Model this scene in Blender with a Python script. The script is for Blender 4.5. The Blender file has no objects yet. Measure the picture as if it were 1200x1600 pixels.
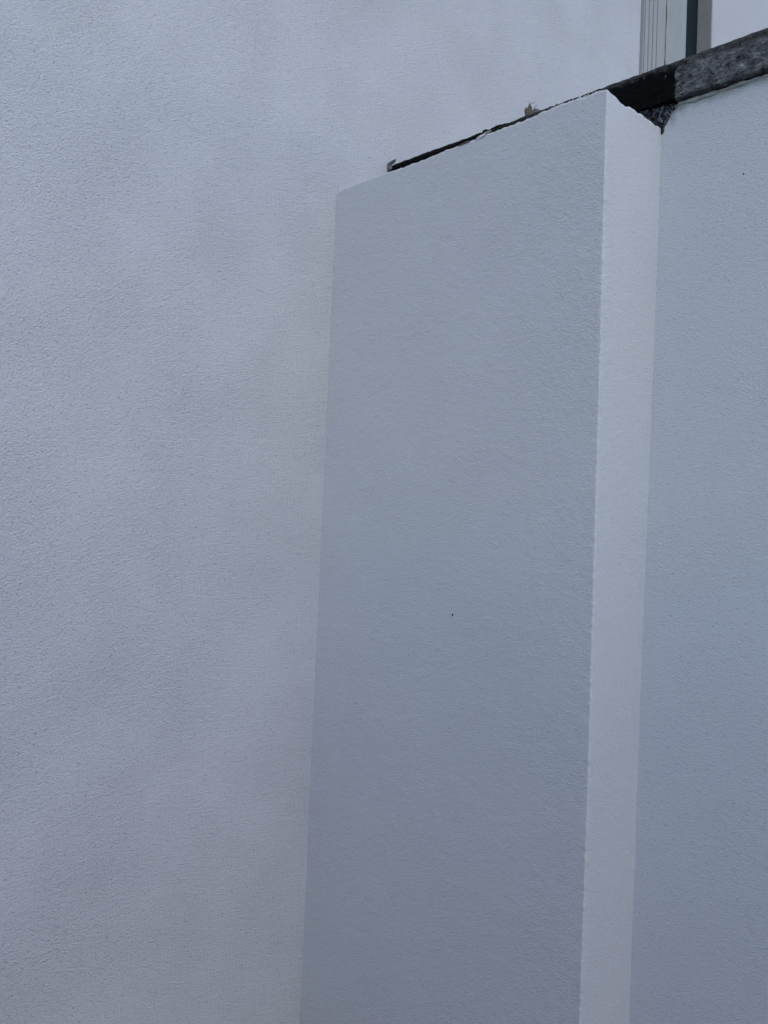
import bpy, bmesh, math, random
import numpy as np
from mathutils import Matrix, Vector
R = math.radians
sc = bpy.context.scene
C = sc.collection

# ---------------------------------------------------------------- camera
YAW, PITCH, ROLL = 0.7695, 0.0340, 0.0422
cam_d = bpy.data.cameras.new("camera")
cam = bpy.data.objects.new("camera", cam_d); C.objects.link(cam)
fw = Vector((-math.sin(YAW)*math.cos(PITCH), math.cos(YAW)*math.cos(PITCH), math.sin(PITCH)))
r0 = Vector((math.cos(YAW), math.sin(YAW), 0)); u0 = r0.cross(fw)
rr = math.cos(ROLL)*r0 + math.sin(ROLL)*u0; uu = -math.sin(ROLL)*r0 + math.cos(ROLL)*u0
M = Matrix((( rr.x, uu.x, -fw.x, 1.6295), (rr.y, uu.y, -fw.y, -1.6613), (rr.z, uu.z, -fw.z, 1.6), (0, 0, 0, 1)))
cam.matrix_world = M
cam_d.sensor_fit = 'VERTICAL'; cam_d.sensor_height = 32.0
cam_d.lens = 32.0*1379.0/1600.0
cam_d.clip_start = 0.05; cam_d.clip_end = 3000
sc.camera = cam

# ---------------------------------------------------------------- light
SUN_AZ, SUN_EL = R(-25), R(43)          # azimuth measured from +X towards +Y
world = bpy.data.worlds.new("World"); sc.world = world; world.use_nodes = True
nt = world.node_tree; nt.nodes.clear()
sky = nt.nodes.new("ShaderNodeTexSky"); sky.sky_type = 'NISHITA'; sky.sun_disc = False
sky.sun_elevation = SUN_EL; sky.sun_rotation = R(90) - SUN_AZ
sky.air_density = 1.0; sky.dust_density = 0.6; sky.ozone_density = 1.0
bg = nt.nodes.new("ShaderNodeBackground"); bg.inputs[1].default_value = 0.15
ow = nt.nodes.new("ShaderNodeOutputWorld")
nt.links.new(sky.outputs[0], bg.inputs[0]); nt.links.new(bg.outputs[0], ow.inputs[0])
sl = bpy.data.lights.new("sun", 'SUN'); sl.energy = 0.7; sl.angle = R(60); sl.color = (1, 0.97, 0.93)
sun = bpy.data.objects.new("sun", sl); C.objects.link(sun)
sd = Vector((math.cos(SUN_AZ)*math.cos(SUN_EL), math.sin(SUN_AZ)*math.cos(SUN_EL), math.sin(SUN_EL)))
sun.rotation_euler = sd.to_track_quat('Z', 'Y').to_euler(); sun.location = (3, -3, 8)
vs = sc.view_settings; vs.view_transform = 'Standard'; vs.look = 'None'; vs.gamma = 1; vs.exposure = 0.70

# ---------------------------------------------------------------- dimensions (metres)
PW, PD, PH = 0.7642, 0.198, 2.477       # render pier: width, depth, height
COPE_B, COPE_T, COPE_E = 2.520, 2.604, 0.015
TAR_X = 0.802

# ---------------------------------------------------------------- helpers
def tag(o, label=None, cat=None, group=None, kind=None):
    if label: o['label'] = label
    if cat: o['category'] = cat
    if group: o['group'] = group
    if kind: o['kind'] = kind
    return o
def empty(name, loc):
    o = bpy.data.objects.new(name, None); C.objects.link(o); o.location = loc; return o
def link_mesh(name, me, mat, parent=None, smooth=False):
    o = bpy.data.objects.new(name, me); C.objects.link(o)
    me.materials.append(mat)
    if smooth: me.polygons.foreach_set("use_smooth", [True]*len(me.polygons))
    if parent:
        o.parent = parent; o.matrix_parent_inverse = Matrix.Translation(-parent.location)
    return o
def mesh_np(name, V, F):
    V = np.asarray(V, float); F = np.asarray(F, np.int32)
    me = bpy.data.meshes.new(name)
    me.vertices.add(len(V)); me.vertices.foreach_set("co", V.ravel())
    me.loops.add(F.size); me.loops.foreach_set("vertex_index", F.ravel())
    me.polygons.add(len(F)); me.polygons.foreach_set("loop_start", np.arange(len(F))*F.shape[1])
    me.update(calc_edges=True); me.validate(); return me
def grid_faces(nu, nv, off=0):
    i = np.arange(nu-1)[:, None]; j = np.arange(nv-1)[None, :]
    a = (i*nv + j + off).ravel()
    return np.stack([a, a+nv, a+nv+1, a+1], 1)
def vnoise(x, y, s, seed):
    """smooth value noise, feature size s, range about -1..1"""
    rg = np.random.RandomState(seed); T = rg.uniform(-1, 1, (257, 257))
    X = np.asarray(x)/s; Y = np.asarray(y)/s
    xi = np.floor(X).astype(int); yi = np.floor(Y).astype(int)
    fx = X-xi; fy = Y-yi; fx = fx*fx*(3-2*fx); fy = fy*fy*(3-2*fy)
    a = xi % 256; b = yi % 256
    return (T[a, b]*(1-fx)+T[a+1, b]*fx)*(1-fy)+(T[a, b+1]*(1-fx)+T[a+1, b+1]*fx)*fy
def box(bm, x0, x1, y0, y1, z0, z1):
    v = [bm.verts.new((x, y, z)) for x in (x0, x1) for y in (y0, y1) for z in (z0, z1)]
    for f in ((0,1,3,2), (4,6,7,5), (0,4,5,1), (2,3,7,6), (0,2,6,4), (1,5,7,3)):
        bm.faces.new([v[i] for i in f])
def bm_mesh(name, bm, bevel=0):
    if bevel:
        bmesh.ops.bevel(bm, geom=bm.edges[:], offset=bevel, segments=2, affect='EDGES', profile=0.5)
    bmesh.ops.recalc_face_normals(bm, faces=bm.faces[:])
    me = bpy.data.meshes.new(name); bm.to_mesh(me); bm.free(); return me

# ---------------------------------------------------------------- materials
class NT:
    def __init__(s, name, rough=0.9, spec=0.25):
        s.m = bpy.data.materials.new(name); s.m.use_nodes = True; s.t = s.m.node_tree
        s.b = s.t.nodes['Principled BSDF']; s.b.inputs['Roughness'].default_value = rough
        s.b.inputs['Specular IOR Level'].default_value = spec
        s.co = s.t.nodes.new('ShaderNodeTexCoord').outputs['Object']
        s.rot = s.map(1, 1, 1)
    def map(s, sx, sy, sz):
        n = s.t.nodes.new('ShaderNodeMapping'); n.inputs['Scale'].default_value = (sx, sy, sz)
        n.inputs['Rotation'].default_value = (0.43, 0.61, 0.37); n.inputs['Location'].default_value = (3.17, 1.73, 5.29)
        s.t.links.new(s.co, n.inputs[0]); return n.outputs[0]
    def noise(s, scale, detail=2, rough=0.5, vec=None, dist=0):
        n = s.t.nodes.new('ShaderNodeTexNoise'); n.inputs['Scale'].default_value = scale
        n.inputs['Detail'].default_value = detail; n.inputs['Roughness'].default_value = rough
        n.inputs['Distortion'].default_value = dist
        s.t.links.new(vec or s.rot, n.inputs['Vector']); return n.outputs['Fac']
    def ramp(s, fac, stops):
        n = s.t.nodes.new('ShaderNodeValToRGB'); e = n.color_ramp.elements
        while len(e) > 1: e.remove(e[-1])
        e[0].position = stops[0][0]; e[0].color = (*stops[0][1], 1)
        for p, c in stops[1:]:
            q = e.new(p); q.color = (*c, 1)
        s.t.links.new(fac, n.inputs[0]); return n.outputs[0]
    def math(s, op, a, b, clamp=False):
        n = s.t.nodes.new('ShaderNodeMath'); n.operation = op; n.use_clamp = clamp
        for i, v in enumerate((a, b)):
            if isinstance(v, (int, float)): n.inputs[i].default_value = v
            else: s.t.links.new(v, n.inputs[i])
        return n.outputs[0]
    def mix(s, fac, a, b, mode='MIX'):
        n = s.t.nodes.new('ShaderNodeMix'); n.data_type = 'RGBA'; n.blend_type = mode
        for i, v in ((0, fac), (6, a), (7, b)):
            if isinstance(v, (int, float)): n.inputs[i].default_value = v
            elif isinstance(v, tuple): n.inputs[i].default_value = (*v, 1)
            else: s.t.links.new(v, n.inputs[i])
        return n.outputs[2]
    def color(s, c):
        if isinstance(c, tuple): s.b.inputs['Base Color'].default_value = (*c, 1)
        else: s.t.links.new(c, s.b.inputs['Base Color'])
    def bump(s, h, strength=1, dist=0.001, prev=None):
        n = s.t.nodes.new('ShaderNodeBump'); n.inputs['Strength'].default_value = strength
        n.inputs['Distance'].default_value = dist; s.t.links.new(h, n.inputs['Height'])
        if prev: s.t.links.new(prev, n.inputs['Normal'])
        s.t.links.new(n.outputs[0], s.b.inputs['Normal']); return n.outputs[0]

stain_x = 0.775
def stucco(name, base=(0.482, 0.489, 0.520), grain=1.0, stain=False):
    n = NT(name, 0.95, 0.15)
    b = base
    # faint uneven tint of the through-coloured render
    big = n.noise(1.7, 3, 0.55)
    tint = n.ramp(big, [(0.30, (b[0]*0.988, b[1]*0.992, b[2]*0.992)), (0.5, b), (0.72, (b[0]*1.01, b[1]*1.0, b[2]*1.01))])
    mid = n.noise(9.0, 4, 0.6)
    t2 = n.mix(1.0, tint, n.ramp(mid, [(0.3, (0.985,)*3), (0.6, (1, 1, 1))]), 'MULTIPLY')
    # sand grains: tiny pores, their relief shade painted into the colour
    g = n.noise(260, 2, 0.6, n.map(0.85, 0.85, 1.15))
    pore = n.ramp(g, [(0.31, (0.5, 0.51, 0.53)), (0.39, (1, 1, 1))])
    c = n.mix(0.55*grain if not stain else 0.5, t2, pore, 'MULTIPLY')
    if stain:      # grime washed down from the coping beside the tarred corner
        sep = n.t.nodes.new('ShaderNodeSeparateXYZ'); n.t.links.new(n.co, sep.inputs[0])
        nz = n.math('MULTIPLY', n.math('SUBTRACT', n.noise(55, 5, 0.7), 0.5), 0.10)
        xz = n.math('SUBTRACT', sep.outputs[2], n.math('MULTIPLY', n.math('SUBTRACT', sep.outputs[0], stain_x), 0.55))
        f = n.math('MULTIPLY', n.math('SUBTRACT', n.math('ADD', xz, nz), 2.466), 26, True)
        f2 = n.math('MULTIPLY', n.math('SUBTRACT', n.math('ADD', sep.outputs[2], n.math('MULTIPLY', nz, 0.35)), 2.496), 60, True)
        f = n.math('MAXIMUM', n.math('MULTIPLY', f, 0.75), n.math('MULTIPLY', f2, 0.45))
        c = n.mix(f, c, (0.13, 0.135, 0.14))
    n.color(c)
    # relief: floated sand texture, drawn slightly sideways, stronger in some patches
    v = n.map(0.9, 0.9, 1.1)
    f1 = n.noise(310, 3, 0.6, v)
    f2 = n.noise(110, 2, 0.5, v)
    patch = n.ramp(n.noise(5.0, 2, 0.5), [(0.3, (0.7,)*3), (0.7, (1.1,)*3)])
    h = n.math('MULTIPLY', n.math('ADD', f1, n.math('MULTIPLY', f2, 0.35)), patch)
    n.bump(h, 1.0, 0.0030*grain)
    return n.m
M_house = stucco("house_render_paint", grain=1.4)
M_wall = stucco("garden_wall_render", base=(0.505, 0.522, 0.558), grain=0.62, stain=True)
M_pier = stucco("pier_render", base=(0.485, 0.500, 0.530), grain=0.68)

def mk_coping():
    n = NT("weathered_concrete", 0.92, 0.3)
    a = n.noise(60, 7, 0.74, n.map(0.7, 0.7, 1.6))
    c = n.ramp(a, [(0.30, (0.022, 0.023, 0.026)), (0.45, (0.075, 0.078, 0.086)), (0.57, (0.16, 0.165, 0.175)), (0.70, (0.36, 0.365, 0.375))])
    sep = n.t.nodes.new('ShaderNodeSeparateXYZ'); n.t.links.new(n.co, sep.inputs[0])
    # moss and soot along the upper arris, in object height
    zt = n.math('ADD', sep.outputs[2], n.math('MULTIPLY', n.math('SUBTRACT', n.noise(30, 5, 0.7), 0.5), 0.05))
    f = n.math('MULTIPLY', n.math('SUBTRACT', zt, 2.580), 70, True)
    f = n.math('MINIMUM', f, 0.85)
    moss = n.ramp(n.noise(160, 4, 0.7), [(0.35, (0.012, 0.013, 0.013)), (0.6, (0.04, 0.042, 0.033)), (0.8, (0.12, 0.115, 0.09))])
    c = n.mix(f, c, moss)
    # tar splashes close to the tarred length
    xr = n.math('MULTIPLY', n.math('SUBTRACT', 0.845, sep.outputs[0]), 14, True)
    sp = n.math('MULTIPLY', n.math('SUBTRACT', n.math('ADD', n.noise(85, 4, 0.7), n.math('MULTIPLY', xr, 0.10)), 0.585), 16, True)
    c = n.mix(sp, c, (0.006, 0.006, 0.008))
    g = n.ramp(n.noise(240, 3, 0.7), [(0.3, (0.35,)*3), (0.7, (1.5,)*3)])
    n.color(n.mix(0.8, c, g, 'MULTIPLY'))
    n.bump(n.math('ADD', n.noise(140, 4, 0.7), n.math('MULTIPLY', a, 1.5)), 1.0, 0.006)
    return n.m
M_cope = mk_coping()
def mk_tar():
    n = NT("bitumen_paint", 0.85, 0.08)
    sep = n.t.nodes.new('ShaderNodeSeparateXYZ'); n.t.links.new(n.co, sep.inputs[0])
    zt = n.math('ADD', sep.outputs[2], n.math('MULTIPLY', n.math('SUBTRACT', n.noise(45, 4, 0.65), 0.5), 0.045))
    f = n.math('MULTIPLY', n.math('SUBTRACT', zt, 2.583), 110, True)
    xr = n.math('MULTIPLY', n.math('SUBTRACT', sep.outputs[0], 0.30), 6, True)
    worn = n.ramp(n.noise(120, 4, 0.7), [(0.3, (0.008, 0.009, 0.009)), (0.55, (0.028, 0.031, 0.029)), (0.75, (0.10, 0.105, 0.10))])
    c = n.mix(n.math('MULTIPLY', f, xr), (0.002, 0.0022, 0.0028), worn)
    sp = n.ramp(n.noise(70, 3, 0.6), [(0.69, (0,)*3), (0.73, (1,)*3)])
    n.color(n.mix(sp, c, (0.07, 0.07, 0.075)))
    n.bump(n.noise(120, 4, 0.6), 1.0, 0.004)
    return n.m
M_tar = mk_tar()
def mk_smear():
    n = NT("tar_stained_mortar", 0.9, 0.2)
    v = n.map(1.3, 1.3, 0.7)
    a = n.noise(105, 4, 0.6, v, 1.2)
    c = n.ramp(a, [(0.40, (0.006, 0.006, 0.008)), (0.50, (0.02, 0.021, 0.026)), (0.60, (0.10, 0.11, 0.13)), (0.74, (0.24, 0.25, 0.28))])
    n.color(c); n.bump(a, 1.0, 0.006); return n.m
M_smear = mk_smear()
def simple(name, col, var=0.15, scale=40, rough=0.8, spec=0.3, bump=0.0, bs=200):
    n = NT(name, rough, spec)
    lo = tuple(c*(1-var) for c in col); hi = tuple(min(1, c*(1+var)) for c in col)
    n.color(n.ramp(n.noise(scale, 4, 0.6), [(0.3, lo), (0.7, hi)]))
    if bump: n.bump(n.noise(bs, 3, 0.6), 1.0, bump)
    return n.m
M_lip = simple("stained_mortar", (0.33, 0.35, 0.34), 0.35, 120, 0.9, 0.2, 0.003)
M_mortar = simple("grey_mortar", (0.14, 0.14, 0.145), 0.45, 220, 0.95, 0.2, 0.003)
M_chip = simple("broken_render", (0.52, 0.52, 0.53), 0.2, 250, 0.95, 0.2, 0.002)
M_leaf = simple("dead_leaf", (0.10, 0.078, 0.066), 0.45, 260, 0.85, 0.2, 0.001)
M_twig = simple("grey_litter", (0.12, 0.115, 0.115), 0.5, 300, 0.9, 0.2, 0.001)
M_speck = simple("dark_pit", (0.02, 0.022, 0.03), 0.2, 200, 0.9, 0.1)
M_moss = simple("dark_moss", (0.02, 0.024, 0.018), 0.4, 300, 0.95, 0.1, 0.003)
M_pave = simple("concrete_paving", (0.080, 0.092, 0.092), 0.3, 3, 0.9, 0.3, 0.003, 120)
M_glass = NT("dark_green_paint", 0.6, 0.12); M_glass.color((0.008, 0.013, 0.017)); M_glass = M_glass.m
M_tile = simple("roof_tiles", (0.06, 0.05, 0.05), 0.3, 6, 0.85, 0.3)
def mk_pvc(name, col):
    n = NT(name, 0.45, 0.4)
    v = n.map(3, 3, 0.6)
    c = n.ramp(n.noise(14, 4, 0.6, v), [(0.25, tuple(x*0.88 for x in col)), (0.6, col)])
    d = n.ramp(n.noise(120, 3, 0.6), [(0.22, (0.45, 0.40, 0.36)), (0.30, (1, 1, 1))])
    n.color(n.mix(0.8, c, d, 'MULTIPLY')); return n.m
M_pvc = mk_pvc("white_plastic_trim", (0.285, 0.285, 0.275))
M_pvc2 = mk_pvc("grey_jamb_paint", (0.27, 0.265, 0.265))
M_rust = simple("rust_line", (0.13, 0.075, 0.05), 0.7, 60, 0.9, 0.1)

# ---------------------------------------------------------------- ground
bm = bmesh.new(); L = 600
vv = [bm.verts.new(p) for p in ((-L, -L, 0), (L, -L, 0), (L, L, 0), (-L, L, 0))]; bm.faces.new(vv)
tag(link_mesh("ground", bm_mesh("ground", bm), M_pave), kind='structure')

# ---------------------------------------------------------------- house
HT = 5.3
OY0, OY1, OZ0, OZ1 = 1.655, 1.905, 3.12, 4.72     # window opening
house = tag(empty("house", (0, 0, 0)), "white rendered house wall rising behind the garden wall, with a narrow window at upper right", "house")
bm = bmesh.new()
ys = [-5.0, OY0, OY1, 7.0]; zs = [0.0, OZ0, OZ1, HT]
vf = {(i, j): bm.verts.new((0, ys[i], zs[j])) for i in range(4) for j in range(4)}
vb = {(i, j): bm.verts.new((-0.3, ys[i], zs[j])) for i in range(4) for j in range(4)}
for i in range(3):
    for j in range(3):
        if (i, j) == (1, 1): continue
        bm.faces.new([vf[i, j], vf[i+1, j], vf[i+1, j+1], vf[i, j+1]])
        bm.faces.new([vb[i, j], vb[i, j+1], vb[i+1, j+1], vb[i+1, j]])
def side(a, b): bm.faces.new([vf[a], vf[b], vb[b], vb[a]])
for k in range(3):
    side((k, 0), (k+1, 0)); side((k, 3), (k+1, 3)); side((0, k), (0, k+1)); side((3, k), (3, k+1))
for a, b in (((1,1),(2,1)), ((2,1),(2,2)), ((2,2),(1,2)), ((1,2),(1,1))): side(a, b)
link_mesh("wall", bm_mesh("wall", bm), M_house, house)
bm = bmesh.new(); box(bm, -5.0, -0.302, -4.9, 6.9, 0, HT-0.01)
link_mesh("wall_core", bm_mesh("core", bm), M_house, house)
# shallow pitched roof with an eaves board
bm = bmesh.new()
p = [(0.28, HT+0.02), (0.28, HT+0.14), (-2.6, HT+1.5), (-5.6, HT+0.14), (-5.6, HT+0.02)]
a = [bm.verts.new((x, -5.25, z)) for x, z in p]; b = [bm.verts.new((x, 7.25, z)) for x, z in p]
bm.faces.new(a[::-1]); bm.faces.new(b)
for i in range(5): bm.faces.new([a[i], a[(i+1) % 5], b[(i+1) % 5], b[i]])
link_mesh("roof", bm_mesh("roof", bm), M_tile, house)

# window: ribbed trim, flat frame board, dark pane, grey jamb
win_bm = bmesh.new()
box(win_bm, 0.002, 0.010, 1.482, 1.651, OZ0-0.10, OZ1+0.10)
win = link_mesh("window", bm_mesh("win", win_bm, 0.0015), M_pvc, house)
# ribbed trim: extruded profile in (y, x)
prof = [(1.298, 0.001), (1.298, 0.012), (1.303, 0.012)]
y = 1.303
for k in range(4):
    prof += [(y+0.001, 0.003), (y+0.006, 0.003), (y+0.008, 0.012), (y+0.032, 0.012)]; y += 0.032
prof += [(1.474, 0.012), (1.474, 0.001)]
n = len(prof)
V = [(x, yy, OZ0-0.10) for yy, x in prof] + [(x, yy, OZ1+0.10) for yy, x in prof]
bm = bmesh.new(); vv = [bm.verts.new(q) for q in V]
for i in range(n-1): bm.faces.new([vv[i], vv[i+1], vv[n+i+1], vv[n+i]])
bm.faces.new(vv[:n][::-1]); bm.faces.new(vv[n:])
link_mesh("ribbed_trim", bm_mesh("rib", bm), M_pvc, win)
# joint with rust runs
zz = np.arange(OZ0-0.1, OZ1+0.1, 0.006)
wd = 0.0035 + 0.0025*vnoise(zz, zz*0, 0.03, 5)
V = np.concatenate([np.stack([zz*0+0.0130, 1.473-wd*0.6, zz], 1), np.stack([zz*0+0.0130, 1.473+wd*1.0, zz], 1)])
F = grid_faces(2, len(zz))
link_mesh("rusty_joint", mesh_np("joint", V, F), M_rust, win)
JD = 0.0
bm = bmesh.new(); box(bm, -0.078, -0.060, OY0+0.002, OY1-0.013, OZ0+0.002, OZ1-0.002)
link_mesh("dark_slot_panel", bm_mesh("pane", bm), M_glass, win)
bm = bmesh.new(); box(bm, -0.059, 0.004, OY1-0.012, OY1-0.002, OZ0+0.002, OZ1-0.002)
link_mesh("jamb", bm_mesh("jamb", bm, 0.001), M_pvc2, win)
bm = bmesh.new(); box(bm, -0.02, 0.07, 1.28, 1.93, OZ0-0.15, OZ0-0.103)
link_mesh("sill", bm_mesh("sill", bm, 0.004), M_pvc, win)

# ---------------------------------------------------------------- garden wall
gw = tag(empty("garden_wall", (2.0, 0.1, 0)), "white rendered garden wall running out from the house under a blackened stone coping", "wall")
bm = bmesh.new(); box(bm, 0.001, 6.0, 0.0, 0.215, 0.0, COPE_B-0.004)
link_mesh("render_face", bm_mesh("gwall", bm), M_wall, gw)

def coping(name, x0, x1, mat, e, seed, sp=0.004, amp=1.0, zt=COPE_T):
    """rough coping block: profile path extruded along x and roughened"""
    path = []
    def seg(a, b, k):
        for t in np.linspace(0, 1, k, endpoint=False): path.append((a[0]+(b[0]-a[0])*t, a[1]+(b[1]-a[1])*t))
    seg((0.01, COPE_B), (-e, COPE_B), 5); seg((-e, COPE_B), (-e, zt-0.012), 19)
    seg((-e, zt-0.012), (-e+0.010, zt), 5); seg((-e+0.010, zt), (0.24, zt+0.004), 20)
    seg((0.24, zt+0.004), (0.24, COPE_B), 6); path.append((0.24, COPE_B))
    P = np.array(path); m = len(P)
    xs = np.concatenate([[x0], np.linspace(x0, x1, int((x1-x0)/sp)+1), [x1]])
    X, K = np.meshgrid(xs, np.arange(m), indexing='ij')
    Y = P[K, 0]; Z = P[K, 1]; s = K*0.0045
    nz = 0.0016*vnoise(X, s, 0.008, seed)+0.0009*vnoise(X, s, 0.022, seed+1)+0.0007*vnoise(X, s, 0.12, seed+2)
    nz = nz*amp
    front = (Y < 0.0)
    Yd = Y - nz*(K < 26)
    Zd = Z + np.where(K >= 20, 1, 0)*nz*0.8 + np.where(K <= 4, 1, 0)*nz*0.3
    Yd[0, :] = 0.1; Zd[0, :] = 2.56; Yd[-1, :] = 0.1; Zd[-1, :] = 2.56
    V = np.stack([X, Yd, Zd], 2).reshape(-1, 3)
    return mesh_np(name, V, grid_faces(len(xs), m))
me = coping("cope", TAR_X+0.001, 2.0, M_cope, COPE_E, 11)
cp = link_mesh("coping", me, M_cope, gw)
tag(cp, "weathered dark grey stone coping, mossy along its top edge")
me = coping("cope2", 2.004, 6.0, M_cope, COPE_E, 61, 0.01)
link_mesh("coping", me, M_cope, gw)
me = coping("tar", 0.002, TAR_X, M_tar, COPE_E+0.002, 31, 0.003, 0.9)
tag(link_mesh("tarred_coping", me, M_tar, gw), "coping length painted black with bitumen")

# mortar bead under the coping, with breaks
xs = np.arange(0.806, 3.0, 0.003); th = np.linspace(0, math.pi, 9)
rad = 0.0036 + 0.0014*vnoise(xs, xs*0, 0.02, 71) + 0.0012*vnoise(xs, xs*0, 0.006, 72)
brk = vnoise(xs, xs*0+3, 0.035, 73)
rad = np.where(brk > 0.62, 0.0012, rad)
zc = COPE_B-0.0055+0.0012*vnoise(xs, xs*0, 0.05, 74)
V = np.stack([np.repeat(xs[:, None], 9, 1), -np.sin(th)[None]*rad[:, None]*0.9, zc[:, None]+np.cos(th)[None]*rad[:, None]], 2)
link_mesh("mortar_bead", mesh_np("bead", V.reshape(-1, 3), grid_faces(len(xs), 9)), M_lip, gw, True)

# lumpy tar-stained mortar left in the corner between pier and coping
nu, nv = 90, 50
U, W = np.meshgrid(np.linspace(0, 1, nu), np.linspace(0, 1, nv), indexing='ij')
zt_, zb_ = COPE_B+0.004, 2.442
Z = zt_ + (zb_-zt_)*W
right = 0.806 - 0.037*W**0.9 + 0.003*vnoise(W*0.06, W*0, 0.006, 81) + 0.007*vnoise(W*0.06, W*0, 0.013, 84)
left = np.where(Z > 2.474, 0.56, 0.757)
X = left + (right-left)*U
prot = (0.009*(1-W*0.6))*np.clip(np.minimum((1-U)*9, 1), 0, 1)+0.0035*vnoise(X, Z, 0.007, 83)*np.clip((1-U)*9, 0, 1) + 0.0005
prot = np.where(U > 0.99, -0.001, prot); prot = np.where(W > 0.99, -0.001, prot)
V = np.stack([X, -prot, Z], 2)
tag(link_mesh("mortar_smear", mesh_np("smear", V.reshape(-1, 3), grid_faces(nu, nv)), M_smear, gw, True), "black stained lumpy mortar in the corner")

# ---------------------------------------------------------------- pier (boxed-out render)
pier = tag(empty("pier", (PW/2, -PD/2, 0)), "white rendered box pier standing out from the garden wall in the corner with the house", "pier")
sp = 0.0035; cr = 0.0025
ua = np.arange(0.0, PW-cr, sp); ub = np.arange(PD-cr, -0.002, -sp); ub = np.append(ub, -0.003)
prof = [(u, 0, 0, -1) for u in ua]                                  # along the front: (s, kind, nx, ny)
pts = [(u, -PD, 0, -1, PW-u) for u in ua]
for k in range(0, 4):
    t = k/3*math.pi/2
    pts.append((PW-cr+cr*math.sin(t), -PD+cr-cr*math.cos(t), math.sin(t), -math.cos(t), 0))
pts += [(PW, -v, 1, 0, PD-v) for v in ub[1:]]
pts = np.array(pts)
zr = np.concatenate([np.arange(0, 0.3, 0.05), np.arange(0.3, PH-0.002, sp), [PH]])
S = np.concatenate([[0], np.cumsum(np.hypot(np.diff(pts[:, 0]), np.diff(pts[:, 1])))])
m_, n_ = len(pts), len(zr)
SS, ZZ = np.meshgrid(S, zr, indexing='ij')
near = np.exp(-(pts[:, 4]/0.006)**2)[:, None]
d = (0.00020+0.0006*near)*vnoise(SS, ZZ, 0.0060, 91)+(0.00020+0.0003*near)*vnoise(SS, ZZ, 0.016, 92)+0.0007*vnoise(SS, ZZ, 0.35, 93)*1.0
X = pts[:, 0][:, None]+pts[:, 2][:, None]*d; Y = pts[:, 1][:, None]+pts[:, 3][:, None]*d
# slightly out-of-plumb arrises, as built
tt = ZZ/PH
front_x = 0.7680 - 0.010*np.clip((ZZ-1.2)/1.28, 0, 1)**1.2 - PW
back_x = -0.003 + 0.009*np.clip((ZZ-1.1)/1.38, 0, 1) + 0.001
fr = np.clip((X/PW), 0, 1)
onret = (pts[:, 2] > 0.5)[:, None]
w_back = np.clip((Y+PD)/PD, 0, 1)
X = X + np.where(onret, front_x*(1-w_back)+back_x*w_back, front_x*fr**6)
# ragged top edge
def top(s):
    z = 0.0012*vnoise(s, s*0, 0.012, 95)+0.0010*vnoise(s, s*0, 0.005, 96)+0.0022*vnoise(s, s*0, 0.07, 97)
    z += -0.007*np.clip(1-s/0.16, 0, 1)**1.5                          # rounded fall at the house end
    z += -0.0025+0.010*np.clip((s-0.35)/0.35, 0, 1)*np.clip((PW+0.05-s)/0.06, 0, 1)
    z += 0.004*vnoise(s, s*0+5, 0.015, 98)*(s > PW)                   # hackly return edge
    z += np.where(np.abs(s-0.452) < 0.014, -0.003, 0)                 # broken notch
    return z
tz = top(S)
Zf = ZZ + np.clip((ZZ-(PH-0.05))/0.05, 0, 1)*tz[:, None]
V = np.stack([X, Y, Zf], 2)
# fold inwards below the top mortar
inner = V[:, -1, :].copy(); inner[:, 0] -= pts[:, 2]*0.004+0; inner[:, 1] -= pts[:, 3]*0.004; inner[:, 2] += 0.0004
inner2 = inner.copy(); inner2[:, 0] -= pts[:, 2]*0.003; inner2[:, 1] -= pts[:, 3]*0.003; inner2[:, 2] = 2.455
V = np.concatenate([V, inner[:, None, :], inner2[:, None, :]], 1)
n2 = n_+2
F = grid_faces(m_, n2)
gx = np.arange(0.0, PW-0.015, 0.008); gy = np.arange(-PD+0.002, 0.004, 0.008)
GX, GY = np.meshgrid(gx, gy, indexing='ij')
GZ = 2.467+0.003*vnoise(GX, GY, 0.02, 99)
V2 = np.stack([GX, GY, GZ], 2).reshape(-1, 3); F2 = grid_faces(len(gx), len(gy), m_*n2)
me = mesh_np("pier", np.concatenate([V.reshape(-1, 3), V2]), np.concatenate([F, F2]))
link_mesh("render_shell", me, M_pier, pier, True)

# ---------------------------------------------------------------- broken bits on the pier's top edge
def lump(bm, c, s, seed, sub=2, rot=0.0):
    """irregular angular lump added to bm"""
    rg = random.Random(seed)
    r = bmesh.ops.create_icosphere(bm, subdivisions=sub, radius=1.0)
    for v in r['verts']:
        k = 1+rg.uniform(-0.28, 0.28); q = Vector((v.co.x*s[0]*k, v.co.y*s[1]*k, v.co.z*s[2]*k))
        q = Matrix.Rotation(rot, 3, 'Y') @ q; v.co = q+Vector(c)
bm = bmesh.new(); lump(bm, (0.456, -PD+0.001, 2.4790), (0.015, 0.004, 0.0045), 3, 2, -0.25); lump(bm, (0.470, -PD+0.001, 2.4835), (0.010, 0.003, 0.0015), 4, 2, -0.1)
tag(link_mesh("loose_flake", bm_mesh("flake", bm), M_chip, pier), "pale broken flake in the notch of the top edge")
bm = bmesh.new()
for i in range(9):
    rg = random.Random(i+40); x = 0.672+i*0.0085
    lump(bm, (x, -PD+0.004+rg.uniform(-.002, .003), PH+0.0085+rg.uniform(-.001, .001)), (rg.uniform(.002, .005), .003, rg.uniform(.0015, .003)), i+50, 1, rg.uniform(-.5, .5))
link_mesh("render_crumbs", bm_mesh("crumbs", bm), M_chip, pier)
bm = bmesh.new(); lump(bm, (0.408, -PD+0.001, 2.4765), (0.019, 0.004, 0.0022), 8, 2, -0.05)
link_mesh("mortar_streak", bm_mesh("streak", bm), M_mortar, pier)
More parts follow.
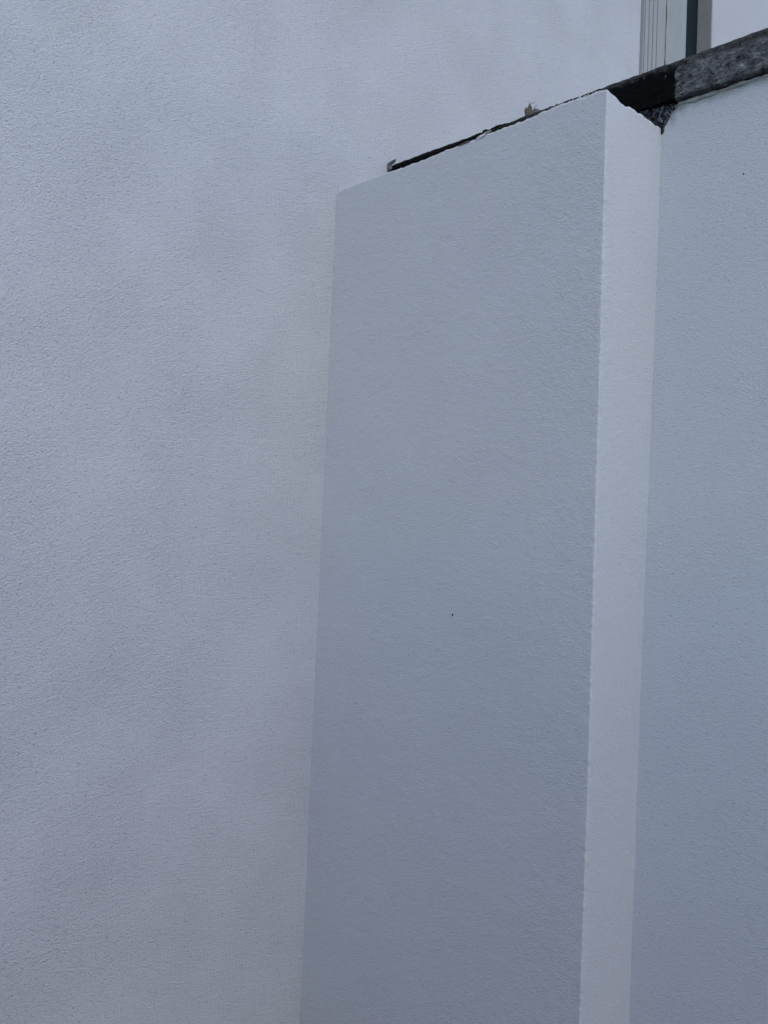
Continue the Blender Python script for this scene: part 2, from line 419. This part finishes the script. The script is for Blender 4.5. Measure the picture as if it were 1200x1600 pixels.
def speck(name, loc, nrm, r, parent):
    bm = bmesh.new(); lump(bm, loc, tuple(r*(0.35 if abs(nrm[k]) > .5 else 1.0+0.2*k) for k in range(3)), int(loc[2]*1000), 1)
    link_mesh(name, bm_mesh(name, bm), M_speck, parent)
speck("pit", (0.428, -PD-0.0002, 1.4508), (0, 1, 0), 0.0020, pier)
speck("pit", (0.7660, -0.1025, 1.5757), (1, 0, 0), 0.0010, pier)

# ---------------------------------------------------------------- things lying on the coping
zc = COPE_T+0.002
# curled dead leaf standing on edge
def leaf(name, loc, h, w, seed, mat, label, cat, curl=1.6, rotz=0.0, lean=0.15):
    t = empty(name, loc); t.rotation_euler = (0, lean, rotz)
    rg = random.Random(seed); nu, nv = 15, 11
    V = []; 
    tips = [0.72+0.42*rg.random() for _ in range(nv)]
    for i in range(nu):
        u = i/(nu-1); prof = math.sin(math.pi*min(1, 0.20+u*0.52))**0.6
        jag = 1+rg.uniform(-0.2, 0.2)
        for j in range(nv):
            v = (j/(nv-1)-0.5)*2*prof*jag
            a = v*curl*0.5
            V.append((w*math.sin(a)/max(curl*0.5, .1)*1.0+0.12*w*math.sin(u*5), w*(1-math.cos(a))*0.8+0.25*h*u*u*0.4, h*u*tips[j]*(1+0.04*rg.uniform(-1, 1))))
    me = mesh_np(name, V, grid_faces(nu, nv))
    o = bpy.data.objects.new("blade", me); C.objects.link(o); me.materials.append(mat); o.parent = t
    me.polygons.foreach_set("use_smooth", [True]*len(me.polygons))
    s = o.modifiers.new("thick", 'SOLIDIFY'); s.thickness = 0.0007
    # stalk
    bm = bmesh.new(); prev = None
    P = [Vector((0.1*w, 0.0, h*0.80)), Vector((0.5*w, 0.1*h*0.3, h*1.02)), Vector((0.8*w, 0.1*h*.3, h*1.10)), Vector((1.15*w, 0.1*h*.3, h*1.03))]
    for k, q in enumerate(P):
        r = 0.0009*(1-k*0.15); ring = [bm.verts.new(q+Vector((0, r*math.cos(a), r*math.sin(a)))) for a in (0, 1.57, 3.14, 4.71)]
        if prev:
            for m in range(4): bm.faces.new([prev[m], prev[(m+1) % 4], ring[(m+1) % 4], ring[m]])
        prev = ring
    me2 = bm_mesh("stalk", bm); o2 = bpy.data.objects.new("stalk", me2); C.objects.link(o2); me2.materials.append(mat); o2.parent = t
    return tag(t, label, cat)
leaf("dead_leaf", (0.424, 0.012, zc-0.003), 0.040, 0.0105, 4, M_leaf, "curled brown dead leaf standing upright on the black coping edge", "leaf", 2.2, 0.6, 0.05)
leaf("dead_leaf", (0.449, 0.010, zc-0.003), 0.021, 0.015, 9, M_twig, "small grey scrap of leaf lying right of the curled brown leaf", "leaf", 1.2, 0.3, -0.6)
bm = bmesh.new()
for i, (x, z, s) in enumerate([(0.494, 0.004, .0035), (0.499, 0.003, .003), (0.512, 0.003, .0035), (0.508, 0.002, .002)]):
    lump(bm, (x, 0.000, zc+z-0.002), (s, s*.8, s*.9), i+90, 1)
tag(link_mesh("mortar_crumb", bm_mesh("crumb", bm), M_mortar), "grey mortar crumbs on the thin end of the black coping strip", "mortar")
bm = bmesh.new()
for i in range(12):
    rg = random.Random(200+i); x = 0.315+0.075*rg.random()
    lump(bm, (x, -0.010+0.004*rg.random(), zc-0.0035), (rg.uniform(.004, .010), .004, rg.uniform(.002, .0045)), 210+i, 1)
tag(link_mesh("moss_tuft", bm_mesh("moss", bm), M_moss), "dark moss tuft bulging from the middle of the coping strip", "moss")
# lump of mortar where the coping meets the house
bm = bmesh.new()
lump(bm, (0.006, -0.020, 2.597), (0.006, 0.005, 0.012), 301, 2, 0.2)
lump(bm, (0.016, -0.020, 2.604), (0.013, 0.005, 0.004), 302, 2, -0.2)
lump(bm, (0.010, -0.021, 2.588), (0.006, 0.004, 0.005), 303, 2)
tag(link_mesh("mortar_lump", bm_mesh("mlump", bm), M_mortar), "ragged grey mortar lump where the coping strip meets the house wall", "mortar")

speck("pit", (0.0002, -0.0885, 2.597), (1, 0, 0), 0.0016, house)
speck("pit", (0.943, -0.0002, 2.335), (0, 1, 0), 0.0016, gw)

# ---------------------------------------------------------------- unseen board fences, added to shade the walls towards the bottom
def fence(name, p0, p1, h, label):
    d = Vector((p1[0]-p0[0], p1[1]-p0[1], 0)); L = d.length; d.normalize(); nrm = Vector((-d.y, d.x, 0))
    t = empty(name, (p0[0], p0[1], 0)); tag(t, label, "fence", "added unseen fences that shade the walls")
    def obox(bm, a, b, w0, w1, z0, z1):
        v = []
        for s_ in (a, b):
            for w in (w0, w1):
                for z in (z0, z1):
                    q = Vector((p0[0], p0[1], 0))+d*s_+nrm*w; v.append(bm.verts.new((q.x, q.y, z)))
        for f in ((0,1,3,2), (4,6,7,5), (0,4,5,1), (2,3,7,6), (0,2,6,4), (1,5,7,3)): bm.faces.new([v[i] for i in f])
    bm = bmesh.new(); k = 0; x = 0.0
    while x < L-0.12:
        obox(bm, x+0.002, x+0.136, 0.0, 0.018, 0.04, h+0.006*math.sin(k*2.3)); x += 0.14; k += 1
    link_mesh("boards", bm_mesh("boards", bm), M_board, t)
    for z in (0.35, h-0.35):
        bm = bmesh.new(); obox(bm, 0, L, 0.020, 0.055, z, z+0.08)
        link_mesh("rail", bm_mesh("rail", bm), M_board, t)
    for i in range(int(L/1.8)+1):
        bm = bmesh.new(); obox(bm, i*1.8+0.01, i*1.8+0.10, 0.057, 0.147, 0, h+0.05)
        link_mesh("post", bm_mesh("post", bm), M_board, t)
M_board = simple("shade_fence_boards", (0.072, 0.080, 0.080), 0.3, 12, 0.85, 0.2)  # dark boards for the added fences that shade the walls
fence("shade_fence", (6.0, -3.1), (0.05, -3.1), 1.7, "added unseen board fence that shades the pier and garden wall")
fence("shade_fence", (5.0, -0.02), (5.0, -3.07), 2.0, "added unseen board fence that shades the lower house wall")
